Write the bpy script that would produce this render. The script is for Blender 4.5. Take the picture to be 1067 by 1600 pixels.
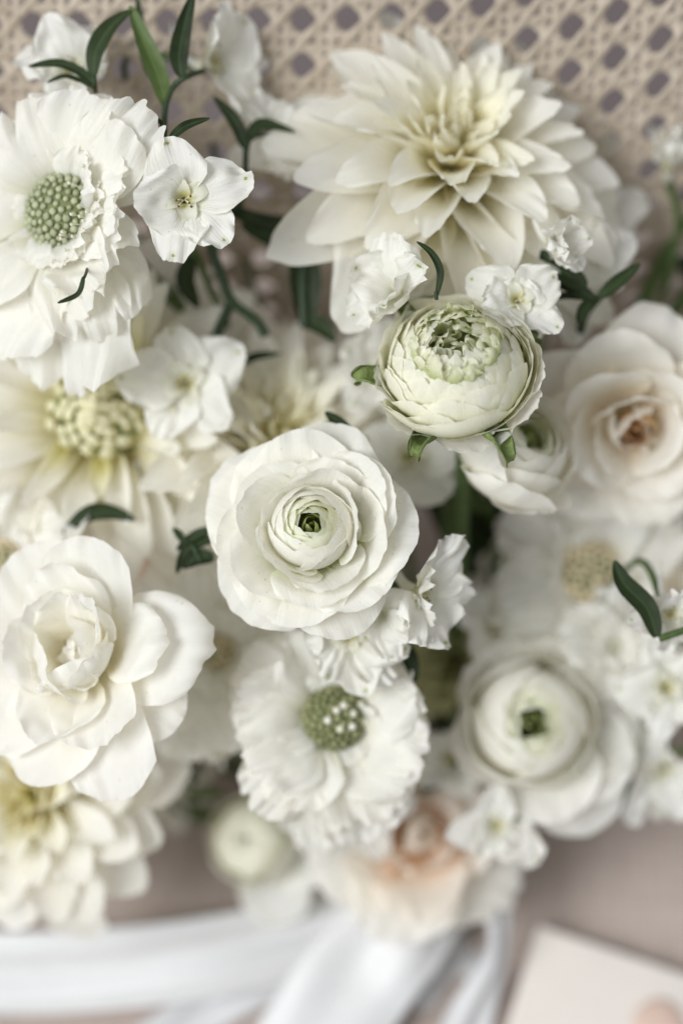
import bpy, math, random
import numpy as np
from mathutils import Vector, Matrix

# ------------------------------------------------------------------ camera, light
C = bpy.context.scene.collection
scene = bpy.context.scene
for o in list(bpy.data.objects):
    bpy.data.objects.remove(o)
PITCH = math.radians(60)
FWD = Vector((0, math.cos(PITCH), -math.sin(PITCH)))
UPV = Vector((0, math.sin(PITCH), math.cos(PITCH)))
RGT = Vector((1, 0, 0))
CAM = -0.69 * FWD
K = 0.18 / 1067 / 0.5                      # metres per photo pixel per metre of distance
cam = bpy.data.cameras.new('camera')
camo = bpy.data.objects.new('camera', cam); C.objects.link(camo)
camo.location = CAM
camo.rotation_euler = (math.pi / 2 - PITCH, 0, 0)
cam.sensor_fit = 'HORIZONTAL'; cam.sensor_width = 36
cam.lens = 36 * 0.5 / 0.18
cam.clip_start = 0.01; cam.clip_end = 20
cam.dof.use_dof = True
cam.dof.focus_distance = 0.492
cam.dof.aperture_fstop = 3.6
scene.camera = camo
scene.view_settings.view_transform = 'Standard'
scene.view_settings.look = 'None'
scene.view_settings.exposure = 0.11
scene.view_settings.gamma = 1
scene.render.engine = 'CYCLES'
scene.cycles.max_bounces = 16; scene.cycles.diffuse_bounces = 10; scene.cycles.transmission_bounces = 12

world = bpy.data.worlds.new('World'); scene.world = world
world.use_nodes = True
bg = world.node_tree.nodes['Background']
bg.inputs[0].default_value = (0.96, 0.98, 1.0, 1)
bg.inputs[1].default_value = 0.43

def area(name, loc, target, size, power, color):
    l = bpy.data.lights.new(name, 'AREA'); l.shape = 'RECTANGLE'
    l.size, l.size_y = size; l.energy = power; l.color = color
    o = bpy.data.objects.new(name, l); C.objects.link(o)
    o.location = loc
    o.rotation_euler = (Vector(target) - Vector(loc)).to_track_quat('-Z', 'Y').to_euler()
    return o
area('window_light', (-1.40, -1.02, 1.83), (0, -0.05, 0.08), (1.2, 1.2), 57.0, (0.965, 0.985, 1.0))

def P(px, py, d):
    "a place in the scene seen at photo pixel (px, py), d metres along the view"
    return CAM + FWD * d + RGT * ((px - 533.5) * K * d) + UPV * ((800 - py) * K * d)
def ray_plane(px, py, n, off=0.0):
    r = FWD + RGT * ((px - 533.5) * K) + UPV * ((800 - py) * K)
    return CAM + r * ((off - CAM.dot(n)) / r.dot(n))
def S(px, py, h=0.0): return ray_plane(px, py, Vector((0, 0, 1)), h)
def D(x, y, z):
    return (RGT * x + UPV * y - FWD * z).normalized()

# ------------------------------------------------------------------ materials
def new_mat(name):
    m = bpy.data.materials.new(name); m.use_nodes = True
    nt = m.node_tree
    for n in list(nt.nodes): nt.nodes.remove(n)
    return m, nt, nt.nodes.new('ShaderNodeOutputMaterial')
class NT:
    def __init__(s, nt): s.nt = nt
    def n(s, t, **kw):
        x = s.nt.nodes.new(t)
        for k, v in kw.items(): setattr(x, k, v)
        return x
    def link(s, a, b): s.nt.links.new(a, b)
    def math(s, op, a, b=None, c=None):
        x = s.n('ShaderNodeMath', operation=op)
        for i, v in enumerate((a, b, c)):
            if v is None: continue
            if isinstance(v, (int, float)): x.inputs[i].default_value = v
            else: s.link(v, x.inputs[i])
        return x.outputs[0]
    def mix(s, f, a, b, bt='MIX'):
        x = s.n('ShaderNodeMix', data_type='RGBA', blend_type=bt)
        for i, v in ((0, f), (6, a), (7, b)):
            if isinstance(v, (int, float)): x.inputs[i].default_value = v
            elif isinstance(v, tuple): x.inputs[i].default_value = v + (1,)
            else: s.link(v, x.inputs[i])
        return x.outputs[2]
    def smooth(s, v, a, b):
        x = s.n('ShaderNodeMapRange', interpolation_type='SMOOTHSTEP')
        s.link(v, x.inputs[0]); x.inputs[1].default_value = a; x.inputs[2].default_value = b
        return x.outputs[0]

def petal_mat(name, tip, base, a=0.1, b=0.6, vein=0.5, spot=None, transl=0.50, rough=0.5, edge=None, mid=None):
    m, nt, out = new_mat(name); T = NT(nt)
    uv = T.n('ShaderNodeUVMap').outputs[0]
    sep = T.n('ShaderNodeSeparateXYZ'); T.link(uv, sep.inputs[0])
    u, v = sep.outputs[0], sep.outputs[1]
    col = T.mix(T.smooth(v, a, b), base, tip)
    mp = T.n('ShaderNodeMapping'); T.link(uv, mp.inputs[0]); mp.inputs[3].default_value = (34, 1.6, 1)
    oi = T.n('ShaderNodeObjectInfo')
    T.link(T.mix(1.0, (0, 0, 0), (0, 0, 0)), mp.inputs[1]) if False else None
    sh = T.n('ShaderNodeVectorMath', operation='SCALE'); sh.inputs[0].default_value = (13, 7, 3); T.link(oi.outputs['Random'], sh.inputs[3])
    T.link(sh.outputs[0], mp.inputs[1])
    nz = T.n('ShaderNodeTexNoise'); T.link(mp.outputs[0], nz.inputs[0]); nz.inputs['Scale'].default_value = 1; nz.inputs['Detail'].default_value = 4; nz.inputs['Roughness'].default_value = .6
    tc = T.n('ShaderNodeTexCoord')
    n2 = T.n('ShaderNodeTexNoise'); T.link(tc.outputs['Object'], n2.inputs[0]); n2.inputs['Scale'].default_value = 260; n2.inputs['Detail'].default_value = 3
    n3 = T.n('ShaderNodeTexNoise'); T.link(tc.outputs['Object'], n3.inputs[0]); n3.inputs['Scale'].default_value = 2600; n3.inputs['Detail'].default_value = 2
    col = T.mix(T.math('MULTIPLY', T.smooth(nz.outputs[0], .35, .75), .03 + .05 * vein), col, (.66, .63, .52), 'MULTIPLY')
    col = T.mix(T.math('MULTIPLY', T.smooth(n2.outputs[0], .45, .8), .12), col, (.84, .81, .72), 'MULTIPLY')
    col = T.mix(T.math('MULTIPLY', oi.outputs['Random'], .25), col, (.93, .91, .84), 'MULTIPLY')
    n4 = T.n('ShaderNodeTexNoise'); T.link(sh.outputs[0], n4.inputs[0]) if False else T.link(tc.outputs['Object'], n4.inputs[0]); n4.inputs['Scale'].default_value = 700; n4.inputs['Detail'].default_value = 1
    col = T.mix(T.math('MULTIPLY', T.smooth(n4.outputs[0], .73, .80), .5), col, (.62, .52, .34))
    if edge:
        e = T.smooth(v, .93, 1.0)
        col = T.mix(T.math('MULTIPLY', e, T.smooth(n2.outputs[0], .5, .7)), col, edge)
    if spot:
        du = T.math('MULTIPLY', T.math('SUBTRACT', u, .5), spot[0])
        dv = T.math('MULTIPLY', T.math('SUBTRACT', v, spot[2]), spot[1])
        dist = T.math('SQRT', T.math('ADD', T.math('MULTIPLY', du, du), T.math('MULTIPLY', dv, dv)))
        dist = T.math('ADD', dist, T.math('MULTIPLY', T.math('SUBTRACT', n3.outputs[0], .5), 1.3))
        gate = T.smooth(oi.outputs['Random'], .25, .45)
        f = T.math('MULTIPLY', gate, T.smooth(dist, 1.0, .45))
        col = T.mix(f, col, spot[3])
        f2 = T.math('MULTIPLY', T.math('MULTIPLY', gate, T.smooth(dist, 2.6, .8)), .3)
        col = T.mix(f2, col, (.62, .66, .34))
    bs = T.n('ShaderNodeBsdfPrincipled'); T.link(col, bs.inputs['Base Color'])
    bs.inputs['Roughness'].default_value = rough; bs.inputs['Specular IOR Level'].default_value = .28
    tr = T.n('ShaderNodeBsdfTranslucent'); T.link(T.mix(1.0, col, (1.0, .985, .92), 'MULTIPLY'), tr.inputs[0])
    bm = T.n('ShaderNodeBump'); bm.inputs['Distance'].default_value = .0006; bm.inputs['Strength'].default_value = .16 + .30 * vein
    T.link(T.math('ADD', T.math('MULTIPLY', nz.outputs[0], vein), T.math('ADD', T.math('MULTIPLY', n3.outputs[0], .12), T.math('MULTIPLY', n2.outputs[0], .35))), bm.inputs['Height'])
    T.link(bm.outputs[0], bs.inputs['Normal']); T.link(bm.outputs[0], tr.inputs['Normal'])
    mx = T.n('ShaderNodeMixShader'); mx.inputs[0].default_value = transl
    T.link(bs.outputs[0], mx.inputs[1]); T.link(tr.outputs[0], mx.inputs[2]); T.link(mx.outputs[0], out.inputs[0])
    return m

def plant_mat(name, col, col2, rough=.45, transl=.12, scale=400, bump=.3, rib=None):
    m, nt, out = new_mat(name); T = NT(nt)
    tc = T.n('ShaderNodeTexCoord')
    nz = T.n('ShaderNodeTexNoise'); T.link(tc.outputs['Object'], nz.inputs[0]); nz.inputs['Scale'].default_value = scale; nz.inputs['Detail'].default_value = 4
    c = T.mix(T.smooth(nz.outputs[0], .3, .7), col, col2)
    oi = T.n('ShaderNodeObjectInfo')
    c = T.mix(T.math('MULTIPLY', oi.outputs['Random'], .55), c, tuple(min(1, x * 1.5) for x in col2))
    h = nz.outputs[0]
    if rib:
        uv = T.n('ShaderNodeUVMap').outputs[0]
        sep = T.n('ShaderNodeSeparateXYZ'); T.link(uv, sep.inputs[0])
        du = T.math('ABSOLUTE', T.math('SUBTRACT', sep.outputs[0], .5))
        c = T.mix(T.math('MULTIPLY', T.smooth(du, .06, .0), .8), c, rib)
        w = T.math('SINE', T.math('ADD', T.math('MULTIPLY', sep.outputs[1], 60), T.math('MULTIPLY', du, -50)))
        h = T.math('ADD', h, T.math('MULTIPLY', w, .15))
    bs = T.n('ShaderNodeBsdfPrincipled'); T.link(c, bs.inputs['Base Color'])
    bs.inputs['Roughness'].default_value = rough; bs.inputs['Specular IOR Level'].default_value = .25
    bm = T.n('ShaderNodeBump'); bm.inputs['Distance'].default_value = .0005; bm.inputs['Strength'].default_value = bump
    T.link(h, bm.inputs['Height']); T.link(bm.outputs[0], bs.inputs['Normal'])
    if transl:
        tr = T.n('ShaderNodeBsdfTranslucent'); T.link(T.mix(1.0, c, (1, 1, .5), 'MULTIPLY'), tr.inputs[0])
        mx = T.n('ShaderNodeMixShader'); mx.inputs[0].default_value = transl
        T.link(bs.outputs[0], mx.inputs[1]); T.link(tr.outputs[0], mx.inputs[2]); T.link(mx.outputs[0], out.inputs[0])
    else: T.link(bs.outputs[0], out.inputs[0])
    return m

WH = (.86, .855, .82)
M = {}
M['ran'] = petal_mat('ranunculus_white', (.955, .953, .93), (.66, .70, .34), -.05, .52, .8)
M['ran_in'] = petal_mat('ranunculus_inner_cream', (.94, .95, .85), (.62, .68, .28), .1, .75, .5)
M['ran_green'] = petal_mat('ranunculus_green_heart', (.60, .67, .34), (.38, .46, .16), .1, .9, .6)
M['bud'] = petal_mat('ranunculus_bud_petal', (.95, .95, .88), (.66, .69, .38), .25, .85, .7)
M['bud_green'] = petal_mat('ranunculus_bud_green', (.92, .925, .78), (.66, .71, .40), .2, .95, .7)
M['dahlia'] = petal_mat('dahlia_white', (.955, .948, .91), (.80, .76, .48), .0, .5, .35)
M['dahlia_in'] = petal_mat('dahlia_cream_centre', (.95, .94, .85), (.86, .80, .50), .05, .75, .3)
M['dahlia_yel'] = petal_mat('dahlia_yellow_centre', (.95, .93, .74), (.76, .72, .32), .1, .8, .3)
M['dahlia_grn'] = petal_mat('dahlia_olive', (.72, .72, .48), (.36, .38, .12), .1, .8, .3)
M['scab'] = petal_mat('scabious_white', (.955, .953, .935), (.76, .76, .60), .0, .4, 1.0, edge=(.80, .70, .62))
M['rose'] = petal_mat('rose_white', (.965, .962, .945), (.86, .82, .66), .0, .45, .12, edge=(.86, .74, .70))
M['rose_cream'] = petal_mat('rose_blush_cream', (.955, .94, .905), (.88, .80, .66), .0, .55, .12)
M['rose_tan'] = petal_mat('rose_tan_heart', (.72, .52, .32), (.55, .28, .08), .1, .9, .2)
M['blush'] = petal_mat('rose_peach', (.95, .90, .85), (.90, .68, .52), .05, .6, .2)
M['delph'] = petal_mat('delphinium_white', (.94, .94, .915), (.80, .81, .66), .0, .35, 1.3, spot=(26, 30, .90, (.26, .32, .07)), transl=.42)
M['bee'] = petal_mat('delphinium_bee', (.86, .86, .78), (.82, .78, .35), .0, .6, .4)
M['sepal'] = plant_mat('sepal_green', (.09, .125, .035), (.17, .22, .075), .65, .1, 900, .8)
M['stem'] = plant_mat('stem_green', (.035, .065, .018), (.075, .115, .035), .5, .0, 500, .3)
M['stem_dark'] = plant_mat('stem_dark_green', (.012, .025, .010), (.025, .045, .018), .5, .0, 500, .3)
M['leaf'] = plant_mat('leaf_dark_green', (.010, .018, .005), (.020, .033, .009), .55, .06, 300, .35, rib=(.05, .095, .035))
M['leaf_light'] = plant_mat('leaf_mid_green', (.045, .075, .02), (.08, .12, .035), .42, .2, 300, .3, rib=(.14, .22, .08))
M['head'] = plant_mat('scabious_bud_green', (.30, .335, .20), (.42, .44, .29), .6, .15, 900, .4)
M['head_olive'] = plant_mat('scabious_bud_olive', (.17, .185, .08), (.27, .28, .145), .6, .15, 900, .4)
M['head_dark'] = plant_mat('scabious_receptacle', (.10, .12, .05), (.15, .17, .07), .7, .0, 900, .4)
M['head_beige'] = plant_mat('scabious_bud_beige', (.55, .45, .30), (.66, .58, .40), .7, .15, 900, .4)
M['stamen_pale'] = plant_mat('stamen_pale', (.75, .72, .55), (.82, .80, .66), .6, .2, 900, .2)
M['stamen_dark'] = plant_mat('stamen_dark', (.06, .04, .02), (.12, .09, .05), .6, .0, 900, .2)
M['stamen_brown'] = plant_mat('stamen_brown', (.28, .20, .14), (.46, .38, .28), .7, .0, 900, .2)

def cloth_mat(name, c1, c2, scale, rough=.85, sheen=.0, bump=.5, dist=.0008, wave=True):
    m, nt, out = new_mat(name); T = NT(nt)
    tc = T.n('ShaderNodeTexCoord'); uv = tc.outputs['Object']
    nz = T.n('ShaderNodeTexNoise'); T.link(uv, nz.inputs[0]); nz.inputs['Scale'].default_value = 22; nz.inputs['Detail'].default_value = 5
    def st(sc):
        mp = T.n('ShaderNodeMapping'); T.link(uv, mp.inputs[0]); mp.inputs[3].default_value = sc
        n = T.n('ShaderNodeTexNoise'); T.link(mp.outputs[0], n.inputs[0]); n.inputs['Scale'].default_value = 1; n.inputs['Detail'].default_value = 3
        return n.outputs[0]
    a = st((scale, scale * .05, scale * .3)); b = st((scale * .05, scale, scale * .3))
    th = T.math('ADD', a, b)
    c = T.mix(T.smooth(th, .75, 1.25), c1, c2)
    c = T.mix(T.math('MULTIPLY', T.smooth(nz.outputs[0], .35, .7), .35), c, tuple(x * .8 for x in c1))
    bs = T.n('ShaderNodeBsdfPrincipled'); T.link(c, bs.inputs['Base Color']); bs.inputs['Roughness'].default_value = rough
    bs.inputs['Sheen Weight'].default_value = sheen; bs.inputs['Specular IOR Level'].default_value = .3
    bm = T.n('ShaderNodeBump'); bm.inputs['Distance'].default_value = dist; bm.inputs['Strength'].default_value = bump
    T.link(th, bm.inputs['Height']); T.link(bm.outputs[0], bs.inputs['Normal']); T.link(bs.outputs[0], out.inputs[0])
    return m
M['linen'] = cloth_mat('mauve_linen', (.42, .345, .305), (.52, .435, .39), 900)
M['backing'] = cloth_mat('grey_mauve_backing', (.17, .14, .14), (.21, .175, .175), 900)
M['ribbon'] = cloth_mat('white_satin_ribbon', (.64, .64, .645), (.70, .70, .70), 2500, .42, .3, .2, .0002)
M['card'] = cloth_mat('cream_paper', (.74, .68, .63), (.78, .72, .67), 1500, .8, 0, .15, .0002)
M['wax'] = plant_mat('blush_wax', (.55, .40, .33), (.60, .46, .39), .5, 0, 60, .3)
M['cane'] = cloth_mat('pale_cane', (.37, .305, .235), (.48, .41, .33), 700, .5, 0, .4, .0004)

# ------------------------------------------------------------------ object helpers
def mesh_obj(name, me, parent=None, mtx=None):
    o = bpy.data.objects.new(name, me); C.objects.link(o)
    if parent: o.parent = parent
    if mtx is not None: o.matrix_basis = mtx
    return o
def empty(name, label, cat, loc, rot=None, group=None):
    o = bpy.data.objects.new(name, None); C.objects.link(o)
    o.empty_display_size = .01
    o.matrix_basis = Matrix.Translation(loc) @ (rot.to_4x4() if rot else Matrix())
    o['label'] = label; o['category'] = cat
    if group: o['group'] = group
    return o
def facing(n, spin=0.0):
    n = Vector(n).normalized()
    y = UPV - n * UPV.dot(n)
    if y.length < .05: y = RGT - n * RGT.dot(n)
    y.normalize(); x = y.cross(n)
    m = Matrix((x, y, n)).transposed()
    return m @ Matrix.Rotation(math.radians(spin), 3, 'Z')

def grid_mesh(name, X, Y, Z, U, V, mat):
    nv, nu = X.shape
    co = np.stack([X, Y, Z], -1).reshape(-1, 3)
    idx = np.arange(nv * nu).reshape(nv, nu)
    f = np.stack([idx[:-1, :-1], idx[:-1, 1:], idx[1:, 1:], idx[1:, :-1]], -1).reshape(-1, 4)
    me = bpy.data.meshes.new(name)
    me.vertices.add(len(co)); me.vertices.foreach_set('co', co.astype(np.float32).ravel())
    me.loops.add(f.size); me.loops.foreach_set('vertex_index', f.ravel().astype(np.int32))
    me.polygons.add(len(f)); me.polygons.foreach_set('loop_start', (np.arange(len(f)) * 4).astype(np.int32))
    me.update(calc_edges=True)
    uvl = me.uv_layers.new(name='UVMap')
    uv = np.stack([U, V], -1).reshape(-1, 2)[f.ravel()]
    uvl.data.foreach_set('uv', uv.astype(np.float32).ravel())
    me.polygons.foreach_set('use_smooth', np.ones(len(f), bool))
    me.materials.append(mat)
    return me

def prof(vals, t):
    vals = np.asarray(vals, float)
    if len(vals) == 1: return np.full_like(t, vals[0])
    x = np.linspace(0, 1, len(vals))
    # smooth (catmull-like) interpolation through np.interp on a refined curve
    tt = np.linspace(0, 1, 65); y = np.interp(tt, x, vals)
    k = np.array([1, 2, 3, 4, 3, 2, 1.]); k /= k.sum()
    yp = np.concatenate([np.full(3, y[0]) - (y[1:4][::-1] - y[0]), y, 2 * y[-1] - y[-4:-1][::-1]])
    y = np.convolve(yp, k, 'valid')
    return np.interp(t, tt, y)
def wob(rng, x, f, n=3):
    r = 0
    for i in range(n):
        r = r + np.sin(x * f * (i * .8 + .7) + rng.uniform(0, 6.28)) * rng.uniform(.5, 1) / (i + 1)
    return r / 1.3

def petal(L, W, elev, mat, width=(.35, .8, 1, 1, .9), curl=(40, 30, 20), nu=15, nv=15, tip=.32, tpow=2.4,
          ruffle=0.0, rfreq=7, jag=0.0, jfreq=60, lobe=0.0, crumple=0.0, crease=0.0, twist=0.0, roll=0.0, pleat=0.0, seed=0, name='petal'):
    "L length, W half width, elev: angle along its length, curl: sideways cupping (deg)"
    rng = np.random.default_rng(seed)
    u = np.linspace(-1, 1, nu); v = np.linspace(0, 1, nv)
    U, V = np.meshgrid(u, v)
    lenf = 1 - tip * np.abs(U) ** tpow
    if lobe: lenf = lenf - lobe * (np.abs(np.cos(U * math.pi * 1.5 + .2)) < .45) * (.45 - np.abs(np.cos(U * math.pi * 1.5 + .2)))
    if jag: lenf = lenf + jag * wob(rng, U, jfreq, 3) + jag * .6 * rng.uniform(-1, 1, nu)[None, :] + jag * .8 * wob(rng, U, 6, 2)
    else: lenf = lenf + .018 * wob(rng, U, 5, 3)
    s = V * lenf
    ss = np.linspace(0, 1.3, 130)
    ev = np.radians(prof(elev, np.clip(ss, 0, 1)))
    if roll: ev = ev + math.radians(roll) * np.clip((ss - .72) / .28, 0, 1.3) ** 1.5
    ds = ss[1] - ss[0]
    cy = np.concatenate([[0], np.cumsum(np.cos(ev[:-1]) * ds)]) * L
    cz = np.concatenate([[0], np.cumsum(np.sin(ev[:-1]) * ds)]) * L
    y0 = np.interp(s, ss, cy); z0 = np.interp(s, ss, cz); e = np.interp(s, ss, ev)
    w = W * prof(width, V); w = np.maximum(w, 0)
    c = np.radians(prof(curl, V)); c = np.where(np.abs(c) < .02, .02, c)
    x = w * np.sin(c * U) / c; h = w * (1 - np.cos(c * U)) / c
    if crease: h = h + crease * w * np.abs(U) ** .8 
    if ruffle: h = h + ruffle * V ** 1.6 * (.25 + .75 * np.abs(U) ** .7) * wob(rng, U * 3 + V * .8, rfreq / 3, 3)
    if ruffle: h = h + ruffle * .5 * V ** 4 * wob(rng, U * 3, rfreq, 2)
    if pleat: h = h + pleat * V ** 1.2 * wob(rng, U, 26, 3)
    if crumple: h = h + crumple * (wob(rng, U * 2.3 + V * 2.1, 2.2, 3) * wob(rng, V * 3 - U, 2.0, 3)) * V
    if twist:
        a = math.radians(twist) * V
        x, h = x * np.cos(a) - h * np.sin(a), x * np.sin(a) + h * np.cos(a)
    Y = y0 - np.sin(e) * h; Z = z0 + np.cos(e) * h
    return grid_mesh(name, x, Y, Z, (U + 1) / 2, s, mat)

def shell(a, b, th0, th1, half, mat, nu=13, nv=13, tip=.22, tpow=2.2, spiral=.05, lip=0.0, jag=0.0, wave=0.0, flare=0.0, seed=0, name='petal'):
    "petal wrapped on an egg of radii a (across) and b (along the axis), from polar angle th0 (bottom) to th1 (rim)"
    rng = np.random.default_rng(seed)
    u = np.linspace(-1, 1, nu); v = np.linspace(0, 1, nv)
    U, V = np.meshgrid(u, v)
    lf = 1 - tip * np.abs(U) ** tpow + .03 * wob(rng, U, 4, 3) + (jag * wob(rng, U, 30, 3) if jag else 0)
    s = V * lf
    th = np.radians(th0 + (th1 - th0) * s)
    az = np.radians(half) * U * prof((.45, .95, 1, 1, .92), V)
    R = 1 + spiral * U + lip * np.clip((s - .75) / .25, 0, 1) ** 2 + wave * V ** 2 * wob(rng, U * 3 + V, 2.5, 3)
    rr = a * np.sin(th) * R + flare * a * s ** 3
    return grid_mesh(name, rr * np.sin(az), rr * np.cos(az), b * np.cos(th) * R, (U + 1) / 2, s, mat)

def place(parent, me, phi, r0=0.0, z0=0.0, tilt=0.0, roll=0.0, sc=1.0, name='petal', label=None):
    m = (Matrix.Rotation(math.radians(phi), 4, 'Z') @ Matrix.Translation((0, r0, z0)) @ Matrix.Rotation(math.radians(tilt), 4, 'X')
         @ Matrix.Rotation(math.radians(roll), 4, 'Y') @ Matrix.Scale(sc, 4))
    o = mesh_obj(name, me, parent, m)
    if label: o['label'] = label
    return o

def tube_mesh(name, pts, rad, mat, seg=8, sub=6):
    pts = [Vector(p) for p in pts]
    if len(pts) == 2: pts = [pts[0], pts[0].lerp(pts[1], .5), pts[1]]
    out = []; rr = []
    n = len(pts)
    rad = rad if isinstance(rad, (list, tuple)) else [rad] * n
    rad = [np.interp(i / (n - 1), np.linspace(0, 1, len(rad)), rad) for i in range(n)]
    for i in range(n - 1):
        p0, p1, p2, p3 = pts[max(i - 1, 0)], pts[i], pts[i + 1], pts[min(i + 2, n - 1)]
        for k in range(sub + (i == n - 2)):
            t = k / sub
            out.append(.5 * ((2 * p1) + (p2 - p0) * t + (2 * p0 - 5 * p1 + 4 * p2 - p3) * t * t + (3 * p1 - p0 - 3 * p2 + p3) * t ** 3))
            rr.append(rad[i] * (1 - t) + rad[i + 1] * t)
    X = np.zeros((len(out), seg + 1)); Y = X.copy(); Z = X.copy(); V = X.copy(); U = X.copy()
    ref = Vector((.31, .52, .79))
    for i, p in enumerate(out):
        tg = (out[min(i + 1, len(out) - 1)] - out[max(i - 1, 0)]).normalized()
        a = tg.cross(ref).normalized(); b = tg.cross(a)
        for k in range(seg + 1):
            q = p + (a * math.cos(k / seg * 6.2832) + b * math.sin(k / seg * 6.2832)) * rr[i]
            X[i, k], Y[i, k], Z[i, k] = q; V[i, k] = i / len(out); U[i, k] = k / seg
    return grid_mesh(name, X, Y, Z, U, V, mat)
def catmull(pts, sub=8):
    pts = [Vector(p) for p in pts]; n = len(pts); out = []
    for i in range(n - 1):
        p0, p1, p2, p3 = pts[max(i - 1, 0)], pts[i], pts[i + 1], pts[min(i + 2, n - 1)]
        for k in range(sub + (i == n - 2)):
            t = k / sub
            out.append(.5 * ((2 * p1) + (p2 - p0) * t + (2 * p0 - 5 * p1 + 4 * p2 - p3) * t * t + (3 * p1 - p0 - 3 * p2 + p3) * t ** 3))
    return out
def blob_mesh(name, a, b, mat, seg=12, rings=8, z0=-90, z1=90, bump=0.0, seed=0):
    rng = np.random.default_rng(seed)
    th = np.radians(np.linspace(z0, z1, rings)); ph = np.linspace(0, 2 * math.pi, seg + 1)
    PH, TH = np.meshgrid(ph, th)
    R = 1 + bump * np.sin(PH * 3 + rng.uniform(0, 6)) * np.cos(TH)
    return grid_mesh(name, a * np.cos(TH) * np.cos(PH) * R, a * np.cos(TH) * np.sin(PH) * R, b * np.sin(TH), PH / 6.283, TH, mat)

BIND = P(728, 1440, .635)
def stem_for(root, start_back=.012, rad=.0016, mat='stem', via=None):
    inv = root.matrix_basis.inverted()
    p0 = root.matrix_basis @ Vector((0, 0, -start_back * .4))
    n = root.matrix_basis.to_3x3() @ Vector((0, 0, -1))
    p1 = p0 + n * .03
    p1.z = max(p1.z, .012)
    end = BIND + Vector((random.uniform(-.006, .006), random.uniform(-.006, .006), random.uniform(-.004, .004)))
    p2 = p1.lerp(end, .55) + FWD * .012
    p2.z = max(p2.z, .012)
    me = tube_mesh('stem', [inv @ p0, inv @ p1, inv @ p2, inv @ end], rad, M[mat])
    return mesh_obj('stem', me, root)

# ------------------------------------------------------------------ setting
def box_obj(name, pts8, mat, kind=None):
    me = bpy.data.meshes.new(name)
    me.from_pydata([tuple(p) for p in pts8], [], [(0, 3, 2, 1), (4, 5, 6, 7), (0, 1, 5, 4), (1, 2, 6, 5), (2, 3, 7, 6), (3, 0, 4, 7)])
    me.materials.append(mat); me.update()
    o = mesh_obj(name, me)
    if kind: o['kind'] = kind
    return o
def slab(name, x0, x1, y0, y1, z0, z1, mat, nx=90, ny=70):
    X, Y = np.meshgrid(np.linspace(x0, x1, nx), np.linspace(y0, y1, ny))
    Z = z1 + .0008 * np.sin(X * 31 + 2 * Y * 13) + .0006 * np.sin(Y * 47 - X * 11)
    return mesh_obj(name, grid_mesh(name, X, Y, Z, X, Y, mat))
seat = slab('seat_cushion', -.6, .6, -.55, .145, -.06, -.0015, M['linen']); seat['kind'] = 'structure'
LEAN = math.radians(12)
BD = Vector((0, math.sin(LEAN), math.cos(LEAN))); BN = Vector((0, -math.cos(LEAN), math.sin(LEAN)))
def backp(s, t, off=0.0): return RGT * s + BD * t + BN * off
PROF = []
v_, d_, ds_ = .172, .528, .001
for k_ in range(460):
    PROF.append((v_, d_))
    al = math.radians(min(60, 60 * k_ * ds_ / .125))
    v_ -= math.cos(al) * ds_; d_ += math.sin(al) * ds_
PROF = [p for p in PROF if (CAM + UPV * p[0] + FWD * p[1]).z > -.004]
PV = np.array([p[0] for p in PROF]); PD = np.array([p[1] for p in PROF]); PS = np.arange(len(PROF)) * ds_
def back_surface(x, s, off):
    "point on the curved chair back: x across, s metres down from its top, off towards the room"
    v = np.interp(s, PS, PV); d = np.interp(s, PS, PD)
    al = np.radians(np.minimum(60, 60 * s / .125))
    v = v + off * np.sin(al) ; d = d - off * np.cos(al)
    return [CAM[a] + RGT[a] * x + UPV[a] * v + FWD[a] * d for a in range(3)]
fl = slab('floor', -1.6, 1.6, -1.2, 2.2, -.36, -.30, M['backing']); fl['kind'] = 'structure'

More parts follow.
